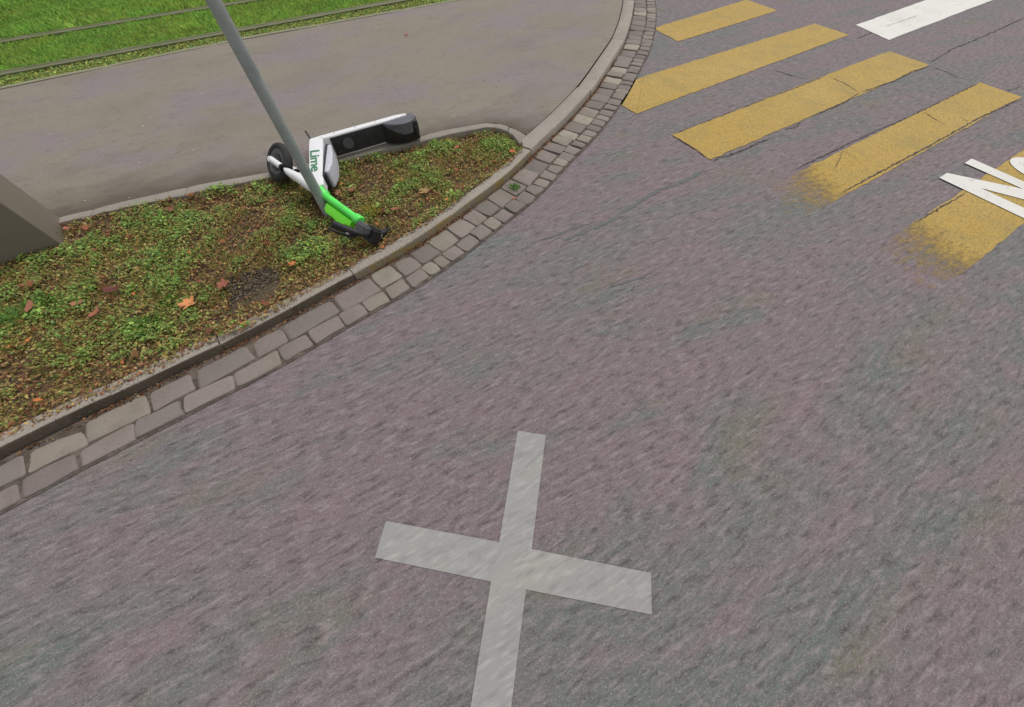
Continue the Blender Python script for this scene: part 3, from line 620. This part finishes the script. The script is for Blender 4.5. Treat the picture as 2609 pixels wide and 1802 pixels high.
# ------------------------------------------------------------------ solid builders
def prism(prof, z0, z1, bev=.006, seg=2, taper=None):
    """outline in local (x, y), between two local heights; taper(x,y) -> (z0, z1)"""
    bm = bmesh.new(); lo = []; hi = []
    for q in prof:
        a, b = taper(*q) if taper else (z0, z1)
        lo.append(bm.verts.new((*q, a))); hi.append(bm.verts.new((*q, b)))
    n = len(prof); bm.faces.new(lo[::-1]); bm.faces.new(hi)
    for i in range(n): bm.faces.new((lo[i], lo[(i + 1) % n], hi[(i + 1) % n], hi[i]))
    bmesh.ops.recalc_face_normals(bm, faces=bm.faces)
    if bev: bmesh.ops.bevel(bm, geom=bm.edges[:], offset=bev, segments=seg, affect='EDGES', profile=.6, clamp_overlap=True)
    return bm
def tube(path, rad, seg=16, bm=None, cap=True):
    bm = bm or bmesh.new(); path = [Vector(p) for p in path]; rad = rad if isinstance(rad, (list, tuple)) else [rad] * len(path)
    prev = None; ref = None
    for i, p in enumerate(path):
        t = (path[min(i + 1, len(path) - 1)] - path[max(i - 1, 0)]).normalized()
        if ref is None: ref = t.orthogonal().normalized()
        ref = (ref - t * ref.dot(t)).normalized(); bn = t.cross(ref)
        ring = [bm.verts.new(p + (ref * math.cos(a) + bn * math.sin(a)) * rad[i]) for a in [2 * math.pi * j / seg for j in range(seg)]]
        if prev:
            for j in range(seg): bm.faces.new((prev[j], prev[(j + 1) % seg], ring[(j + 1) % seg], ring[j]))
        elif cap: bm.faces.new(ring[::-1])
        prev = ring
    if cap: bm.faces.new(prev)
    return bm
def lathe(prof, axis_o, axis, seg=40, closed=False, bm=None):
    """prof: (along axis, radius)"""
    bm = bm or bmesh.new(); ax = Vector(axis).normalized(); u = ax.orthogonal().normalized(); v = ax.cross(u); o = Vector(axis_o); rows = []
    for (h, r) in prof:
        rows.append([bm.verts.new(o + ax * h + (u * math.cos(a) + v * math.sin(a)) * max(r, 1e-5)) for a in [2 * math.pi * j / seg for j in range(seg)]])
    pairs = list(zip(rows[:-1], rows[1:])) + ([(rows[-1], rows[0])] if closed else [])
    for a, b in pairs:
        for j in range(seg): bm.faces.new((a[j], a[(j + 1) % seg], b[(j + 1) % seg], b[j]))
    return bm
def obox(c, ax, ay, az, hx, hy, hz, bev=.006, seg=2):
    c, ax, ay, az = Vector(c), Vector(ax).normalized(), Vector(ay).normalized(), Vector(az).normalized(); bm = bmesh.new()
    v = {(i, j, k): bm.verts.new(c + ax * i * hx + ay * j * hy + az * k * hz) for i in (-1, 1) for j in (-1, 1) for k in (-1, 1)}
    for q in (((-1, -1, -1), (-1, -1, 1), (-1, 1, 1), (-1, 1, -1)), ((1, -1, -1), (1, 1, -1), (1, 1, 1), (1, -1, 1)), ((-1, -1, -1), (1, -1, -1), (1, -1, 1), (-1, -1, 1)),
              ((-1, 1, -1), (-1, 1, 1), (1, 1, 1), (1, 1, -1)), ((-1, -1, -1), (-1, 1, -1), (1, 1, -1), (1, -1, -1)), ((-1, -1, 1), (1, -1, 1), (1, 1, 1), (-1, 1, 1))):
        bm.faces.new([v[t] for t in q])
    bmesh.ops.recalc_face_normals(bm, faces=bm.faces)
    if bev: bmesh.ops.bevel(bm, geom=bm.edges[:], offset=bev, segments=seg, affect='EDGES', clamp_overlap=True)
    return bm
# ------------------------------------------------------------------ sign post
pb = P2(836, 547, .05)
post = empty('sign_post', (pb[0] + .006, pb[1], Z_SOIL)); props(post, 'grey galvanised steel post standing in the verge, the fallen scooter leaning against it', 'post')
from_bm('pole', tube([(0, 0, -.1), (0, 0, .8), (0, 0, 1.6), (0, 0, 2.55)], .035, 28), M['galv'], post)
from_bm('pole_cap', lathe([(0, .0375), (.03, .0375), (.042, .03), (.046, 0)], (0, 0, 2.55), (0, 0, 1), 24), M['greyp'], post)
# ------------------------------------------------------------------ utility cabinet at the left
cb = P2(162, 562, .06); cf = cb + np.array([.518, -.855]) * .31
cab = empty('utility_cabinet', (cb[0], cb[1], Z_SOIL), math.atan2(.518, .855)); props(cab, 'smooth brownish grey utility cabinet standing on the verge', 'cabinet')
from_bm('body', prism([(0, 0), (0, -.31), (-.95, -.31), (-.95, 0)], -.05, 1.15, .010, 3), M['cabinet'], cab)
from_bm('roof', prism([(.02, .02), (.02, -.33), (-.97, -.33), (-.97, .02)], 1.153, 1.20, .008, 2), M['cabinet'], cab)
dr = from_bm('door', prism([(-.06, -.312), (-.06, -.322), (-.89, -.322), (-.89, -.312)], .55, 1.1, .002, 1), M['cabinet'], cab)
from_bm('handle', obox((-.14, -.334, .70), (1, 0, 0), (0, 1, 0), (0, 0, 1), .014, .011, .06, .004), M['blackp'], dr)
# ------------------------------------------------------------------ fallen electric scooter
# local frame: +x towards its tail, -y towards its handlebar, +z is its right side (turned up)
a0_ = P(860, 396, .13); ZR = Z_WALK
sc_ang = 31.194
scoot = empty('electric_scooter', (a0_[0], a0_[1], ZR), R(sc_ang))
props(scoot, 'white and bright green electric scooter lying on its side across the pavement edging', 'scooter')
SH = .0
def V(a, u, z): return Vector((a + SH, -u, z - ZR))
def A2(a, u): return (a + SH, -u)
zz = lambda z: z - ZR
deck_prof = [A2(-.10, -.055), A2(-.055, .002), A2(.0, 0), A2(.47, 0), A2(.60, -.008), A2(.69, -.012), A2(.695, -.035), A2(.60, -.055)]
deck = from_bm('deck', prism(deck_prof, zz(.112), zz(.287), .012, 3), M['whitep'], scoot)
from_bm('deck_mat', prism([A2(-.008, -.01), A2(-.004, .0055), A2(.455, .0055), A2(.46, -.01)], zz(.124), zz(.272), .003, 2), M['mat'], deck)
from_bm('mat_emblem', lathe([(0, .045), (.0012, .0448), (.0012, 0)], V(.125, .0058, .20), (0, -1, 0), 32), M['greyp'], deck)
# neck: side profile, narrowing in height towards the stem
neck_prof = [A2(-.150, -.05), A2(-.172, .004), A2(-.272, .350), A2(-.278, .54), A2(-.222, .545), A2(-.167, .351), A2(-.113, .176), A2(-.058, .0), A2(-.05, -.05)]
def ntap(x, y):
    t = (-y + .05) / .60
    return (zz(.122 + .045 * t), zz(.286 - .048 * t))
neck = from_bm('neck', prism(neck_prof, 0, 0, .008, 3, ntap), M['whitep'], scoot)
# lettering on the neck's upturned side
cu = bpy.data.curves.new('lettering', 'FONT'); cu.body = 'Lime'; cu.size = .125; cu.extrude = .0006; cu.space_character = .95; cu.offset = .0022
to = bpy.data.objects.new('tmp_text', cu); COL.objects.link(to)
bpy.context.view_layer.update()
lm = bpy.data.meshes.new_from_object(to.evaluated_get(bpy.context.evaluated_depsgraph_get())); bpy.data.objects.remove(to)
co = np.array([v.co[:] for v in lm.vertices]); wtxt = co[:, 0].max()
p0 = np.array([-.190, .105]); dr_ = np.array([-.068, .262]); Lw = np.linalg.norm(dr_); dr_ = dr_ / Lw; upd = np.array([dr_[1], -dr_[0]])
co2 = []
for x, y, z in co:
    q = p0 + dr_ * x * Lw / wtxt + upd * y * .80
    t = (q[1] + .05) / .60
    co2.append(V(q[0], q[1], .286 - .048 * t + .0016 + z)[:])
lm.vertices.foreach_set('co', np.array(co2, 'f').ravel()); lm.update(); lm.materials.clear()
lo_ = link('lettering', lm, M['letter'], neck)
# battery cover along the rear of the neck, with a dark seam behind it
from_bm('battery_seam', prism([A2(-.058, .03), A2(-.113, .19), A2(-.200, .46), A2(-.180, .47), A2(-.092, .235), A2(-.036, .05)], zz(.132), zz(.258), .012, 2), M['blackp'], neck)
from_bm('battery_cover', prism([A2(-.050, .065), A2(-.098, .205), A2(-.176, .43), A2(-.145, .44), A2(-.085, .335), A2(-.040, .19), A2(-.018, .065)], zz(.124), zz(.262), .018, 4), M['lid'], neck)
# steering assembly
S = Vector((.30, -.954, 0)).normalized(); ph = R(47)
Fd = Vector((-.954, -.30, 0)).normalized(); Zv = Vector((0, 0, 1))
e_ = math.cos(ph) * Zv + math.sin(ph) * Fd; f_ = math.cos(ph) * Fd - math.sin(ph) * Zv
hub = V(-.447, .0, .20)
def st(s, e=0, f=0): return hub + S * s + e_ * e + f_ * f
fork = from_bm('fork', tube([st(.30, .045), st(.38, .035), st(.46, .012), st(.55)], [.024, .034, .043, .040], 18), M['whitep'], scoot)
bm = bmesh.new()
for sg in (1, -1):
    tube([st(-.03, .056 * sg), st(-.01, .056 * sg), st(.14, .056 * sg), st(.15, .056 * sg)], [.020, .025, .024, .020], 16, bm)
    tube([st(.19, .055 * sg), st(.24, .055 * sg), st(.33, .042 * sg), st(.44, .0 * sg)], [.012, .026, .036, .03], 16, bm)
from_bm('fork_leg', bm, M['whitep'], fork)
bm = bmesh.new()
for sg in (1, -1):
    tube([st(.150, .056 * sg), st(.168, .056 * sg)], .0265, 16, bm); tube([st(.165, .056 * sg), st(.20, .056 * sg)], .012, 12, bm)
from_bm('suspension', bm, M['blackp'], fork)
# front wheel
wheel = from_bm('front_wheel', lathe([(-.020, .040), (-.024, .085), (-.028, .104), (0, .110), (.028, .104), (.024, .085), (.020, .040)], hub, e_, 44, closed=True), M['rim'], scoot)
from_bm('tyre', lathe([(.036 * math.cos(a), .118 + .030 * math.sin(a)) for a in np.linspace(0, 2 * math.pi, 18, endpoint=False)], hub, e_, 56, closed=True), M['tyre'], wheel)
from_bm('hub', lathe([(-.058, 0), (-.058, .018), (-.035, .022), (-.030, .062), (.030, .062), (.035, .022), (.062, .018), (.066, 0)], hub, e_, 32), M['blackp'], wheel)
from_bm('axle_cap', lathe([(.066, .024), (.082, .022), (.086, .014), (.086, 0)], hub, e_, 20), M['whitep'], wheel)
# rear wheel under its fender
rw = V(.605, -.035, .197)
rwh = from_bm('rear_wheel', lathe([(-.022, .03), (-.026, .085), (-.028, .098), (0, .10), (.028, .098), (.026, .085), (.022, .03)], rw, (0, 0, 1), 40, closed=True), M['rim'], scoot)
from_bm('tyre', lathe([(.034 * math.cos(a), .102 + .026 * math.sin(a)) for a in np.linspace(0, 2 * math.pi, 16, endpoint=False)], rw, (0, 0, 1), 48, closed=True), M['tyre'], rwh)
fprof = [A2(.452, .0), A2(.478, .045), A2(.53, .082), A2(.60, .104), A2(.675, .102), A2(.722, .07), A2(.748, .02), A2(.752, -.045), A2(.70, -.05), A2(.69, -.008)]
def ftap(x, y):
    return (zz(.255 - .075 * min(max((x - .46) / .12, 0), 1)), zz(.278))
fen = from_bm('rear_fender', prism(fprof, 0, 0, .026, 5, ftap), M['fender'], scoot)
from_bm('fender_shaded_side', prism([A2(.440, .0), A2(.47, .035), A2(.53, .070), A2(.60, .092), A2(.68, .092), A2(.742, .082), A2(.760, .02), A2(.760, -.05), A2(.70, -.05)], zz(.112), zz(.262), .007, 2), M['blackp'], fen)  # lower side of the fender, its shade built in as a black part
for aa in (.05, .23, .41): from_bm('bolt', lathe([(0, .006), (.003, .0055), (.004, 0)], V(aa, -.028, .287), (0, 0, 1), 12), M['steel'], deck)
from_bm('tail_light', prism([A2(.700, .095), A2(.722, .098), A2(.764, .03), A2(.768, -.03), A2(.745, -.03)], zz(.140), zz(.225), .006, 2), M['blackp'], fen)
from_bm('kickstand', tube([V(-.10, -.045, .17), V(-.125, -.12, .19), V(-.135, -.16, .20), V(-.143, -.30, .213), V(-.144, -.345, .216)], [.014, .013, .009, .007, .008], 10), M['blackp'], scoot)
# stem
stem = from_bm('stem', tube([st(.56), st(.66), st(.9), st(1.10)], [.031, .028, .027, .027], 20), M['green'], scoot)
from_bm('collar', tube([st(.535), st(.55), st(.60), st(.625), st(.655), st(.672)], [.030, .040, .044, .040, .042, .030], 20), M['green'], stem)
from_bm('clamp', tube([st(1.035), st(1.05), st(1.095), st(1.105)], [.029, .037, .037, .029], 20), M['green'], stem)
pn_c = st(.88, -.002, .062)
from_bm('front_panel', prism([(0, 0)] * 0 or [(-.165, -.030), (-.175, .020), (-.15, .042), (-.05, .040), (.0, .050), (.08, .046), (.095, .022), (.145, .018), (.16, -.030)], -.02, .02, .010, 3), M['lime'], stem)
pan = stem.children[-1]
mx_ = Matrix((( S.x, f_.x, e_.x, pn_c.x), (S.y, f_.y, e_.y, pn_c.y), (S.z, f_.z, e_.z, pn_c.z), (0, 0, 0, 1)))
pan.data.transform(mx_)
if mx_.determinant() < 0: pan.data.flip_normals()
# handlebar, swept back at both ends
bar_pts = [st(1.110, .205, .055), st(1.135, .155, .06), st(1.178, .095, .06), st(1.205, .05, .055), st(1.21, 0, .05), st(1.205, -.05, .055), st(1.185, -.11, .045), st(1.150, -.185, .02), st(1.12, -.265, 0)]
hb = from_bm('handlebar', tube(bar_pts, .018, 14), M['blackp'], scoot)
from_bm('grip', tube([bar_pts[0], bar_pts[1], bar_pts[2]], [.024, .025, .022], 16), M['blackp'], hb)
from_bm('grip', tube([bar_pts[6], bar_pts[7], bar_pts[8]], [.023, .026, .025], 16), M['blackp'], hb)
from_bm('grip_ring', tube([st(1.187, -.105, .046), st(1.182, -.116, .044)], .028, 16), M['steel'], hb)
from_bm('brake_lever', tube([st(1.185, .065, .08), st(1.150, .10, .105), st(1.10, .15, .110), st(1.06, .19, .105)], [.010, .009, .008, .007], 10), M['blackp'], hb)
from_bm('bell', lathe([(0, .016), (.012, .015), (.018, .008), (.019, 0)], st(1.165, .115, .075), e_, 18), M['steel'], hb)
from_bm('display', obox(st(1.165, .012, .030), S, f_, e_, .055, .040, .030, .012, 3), M['greyp'], hb)
from_bm('bar_clamp', obox(st(1.20, -.045, .045), S, f_, e_, .056, .054, .036, .012, 3), M['blackp'], hb)
from_bm('cable', tube([st(1.19, .06, .08), st(1.13, .06, .125), st(1.02, .03, .135), st(.90, .0, .12), st(.80, -.01, .105), st(.72, -.01, .06), st(.68, .0, .03)], .004, 8), M['blackp'], hb)
from_bm('brake_cable', tube([st(1.15, -.05, .06), st(1.05, -.045, .05), st(.85, -.032, .03), st(.68, -.045, .02), st(.5, -.05, .01), st(.25, .03, .04), st(.08, .05, .03)], .004, 8), M['blackp'], hb)
from_bm('brake_lever', tube([st(1.19, -.07, .075), st(1.17, -.11, .085), st(1.13, -.17, .06), st(1.10, -.22, .04)], [.010, .008, .007, .006], 10), M['blackp'], hb)
# ------------------------------------------------------------------ fallen leaves, twigs, tufts
def maple(name, px, size, colr, label, z=.055, rot=0, lobes=5, tilt=.15, group='single fallen leaves'):
    c = P(*px, z); bm = bmesh.new(); ctr = bm.verts.new((0, 0, 0)); rim = []; m = 40
    for i in range(m):
        a = 2 * math.pi * i / m; k = abs(math.cos(a * lobes / 2)) ** 1.6 if lobes else 1
        r = size * (.60 + .40 * k) * (1 if lobes else (.55 + .45 * abs(math.cos(a)))) * (1 + .08 * math.sin(9 * a))
        if lobes and abs(a - math.pi) < .25: r *= .45
        x, y = r * math.cos(a), r * math.sin(a) * (.9 if lobes else .62)
        rim.append(bm.verts.new((x, y, .22 * (x * x + y * y) / size + .12 * size * math.sin(3 * a + rot) * (x * x + y * y) / size ** 2)))
    for i in range(m): bm.faces.new((ctr, rim[i], rim[(i + 1) % m]))
    if lobes: tube([(-size * .3, 0, 0), (-size * .8, .1 * size, .1 * size), (-size * 1.25, .2 * size, .05 * size)], size * .03, 5, bm)
    o = from_bm(name, bm, M['maple']); n = len(o.data.vertices); t = np.tile(np.array(lin(*colr)), (n, 1)); t[:, :3] *= np.exp(rng.normal(0, .07, (n, 1))); set_tint(o.data, t)
    o.location = c; o.rotation_euler = (tilt, -tilt * .6, rot); return props(o, label, 'leaf', group)
LV = [((479, 773), .040, (222, 146, 92), 'pale orange maple leaf, the brightest one on the near verge', 1.1, 5), ((197, 772), .028, (176, 118, 88), 'small flat tan leaf left of the dark grass tuft', .4, 0),
      ((75, 782), .036, (158, 104, 80), 'brown curled leaf near the left edge of the photo', 2.0, 0), ((72, 726), .034, (142, 88, 58), 'rust brown leaf below the cabinet corner', .8, 5),
      ((286, 737), .040, (112, 62, 56), 'dark red leaf beside the patch of round leaved weeds', .2, 0), ((568, 724), .034, (156, 92, 70), 'reddish brown leaf left of the bare gravel patch', 1.9, 5),
      ((436, 534), .026, (128, 72, 48), 'dark russet leaf close to the edging left of the scooter', 2.6, 5), ((241, 797), .026, (168, 100, 80), 'pinkish leaf among weeds left of the grass tuft', 1.2, 0),
      ((745, 672), .022, (196, 120, 66), 'small orange leaf in the weeds right of the gravel', .5, 5), ((1306, 386), .026, (196, 98, 58), 'vivid orange leaf at the pointed tip of the verge', .9, 5),
      ((1082, 487), .034, (168, 136, 88), 'large tan leaf lying right of the handlebar', .1, 5), ((860, 491), .030, (156, 108, 78), 'pinkish brown leaf right of the green collar', 2.2, 5),
      ((896, 483), .026, (140, 92, 62), 'brown leaf between the collar leaf and the twig', 1.4, 5), ((1008, 532), .026, (150, 96, 66), 'rusty leaf above the handlebar grip', .3, 0), ((1164, 375), .022, (176, 92, 66), 'red leaf in weeds near the rear of the verge', .9, 0),
      ((220, 580), .026, (150, 88, 60), 'russet leaf close to the right side of the cabinet', 2.9, 5)]
for px, s, c, lb, ro, lo in LV: maple('fallen_leaf', px, s * 1.3, c, lb, .080, ro, lo, .08)
maple('fallen_leaf', (1035, 88), .030, (176, 106, 96), 'lone reddish leaf on the bare pavement beyond the scooter', Z_WALK + .006, .6, 5, .1)
maple('fallen_leaf', (1310, 505), .022, (160, 104, 92), 'pinkish leaf in the gutter beside the weed tuft', .022, .6, 5, .1)
maple('fallen_leaf', (1052, 326 + 52), .020, (120, 70, 46), 'dark brown leaf standing against the edging behind the rear fender', .075, 1.2, 0, .9)
def twig(px, r, label, z=.062):
    pts = [P(*q, z + .006 * (i % 2)) for i, q in enumerate(px)]; c = pts[0]
    o = from_bm('twig', tube([Vector(p - c) for p in pts], [r * (1 - .12 * i) for i in range(len(pts))], 7), M['twig']); o.location = c
    props(o, label, 'twig', 'twigs on the verge')
twig([(944, 475), (970, 477), (1005, 485)], .0032, 'straight brown twig lying right of the scooter stem')
twig([(643, 668), (641, 700), (638, 732)], .0022, 'thin twig pointing at the viewer across the gravel patch')
twig([(590, 782), (615, 762), (640, 750)], .0022, 'pale thin twig at the kerb side of the gravel patch')
twig([(655, 690), (676, 676), (690, 660)], .0024, 'short brown twig at the upper rim of the gravel patch')
twig([(560, 700), (585, 706), (618, 700)], .0022, 'reddish twig left of the gravel patch')
def tuft(px, n, h, spread, cols, label, z0):
    c = P2(*px, z0); p = rng.normal(0, spread, (n, 2)); hd = np.arctan2(p[:, 1], p[:, 0]) + rng.normal(0, .6, n)
    v, cc = blades(p, rng.uniform(h * .6, h, n), rng.uniform(.0016, .003, n), pal(cols, n, .2), .65, 0, hd)
    me = quadmesh('grass_tuft', v, 5); set_tint(me, cc.reshape(-1, 4)); o = link('grass_tuft', me, M['leafy']); o.location = (c[0], c[1], z0)
    props(o, label, 'grass tuft', 'tufts of grass')
DG = [(74, 112, 46), (64, 98, 40), (88, 126, 54)]
tuft((380, 838), 420, .085, .032, DG, 'dense dark green grass tuft at the near side of the verge', Z_SOIL)
tuft((117, 785), 380, .085, .036, DG, 'dark green grass tuft near the left edge, among brown leaves', Z_SOIL)
tuft((45, 812), 260, .10, .03, [(96, 130, 72), (116, 146, 88)], 'pale long bladed grass tuft at the left edge of the verge', Z_SOIL)
tuft((440, 772), 160, .07, .02, DG, 'small green grass tuft beside the orange maple leaf', Z_SOIL)
tuft((1310, 482), 150, .055, .016, DG, 'small weed tuft growing from the joints of the gutter', .006)
tuft((952, 545), 120, .12, .018, [(150, 140, 76), (128, 124, 62)], 'yellowish grass tuft standing beside the handlebar', Z_SOIL)
tuft((1240, 372), 300, .07, .04, DG, 'dark green tuft near the pointed end of the verge', Z_SOIL)
tuft((150, 620), 90, .10, .02, [(128, 152, 92), (108, 136, 70)], 'pale weeds growing up the corner of the cabinet', Z_SOIL)
# small pale spots on the pavement belong to its surface: added as a second material on the pavement mesh
bm = bmesh.new(); bm.from_mesh(sw.data)
wl = bm.verts.layers.float.get('wear')
for (x, y), r in [((364, 322), .020), ((515, 239), .014), ((492, 383), .010), ((356, 415), .010), ((438, 390), .008), ((218, 512), .008), ((1325, 82), .016), ((1330, 203), .012), ((905, 338), .006), ((200, 383), .008), ((1216, 165), .007), ((330, 505), .007)]:
    c = P2(x, y, Z_WALK); vs_ = []
    for i in range(9):
        a = 2 * math.pi * i / 9; q = r * rng.uniform(.5, 1.1); vs_.append(bm.verts.new((c[0] + q * math.cos(a), c[1] + q * .7 * math.sin(a), Z_WALK + .003)))
    f = bm.faces.new(vs_); f.material_index = 1
bm.to_mesh(sw.data); bm.free(); sw.data.materials.append(M['gum'])
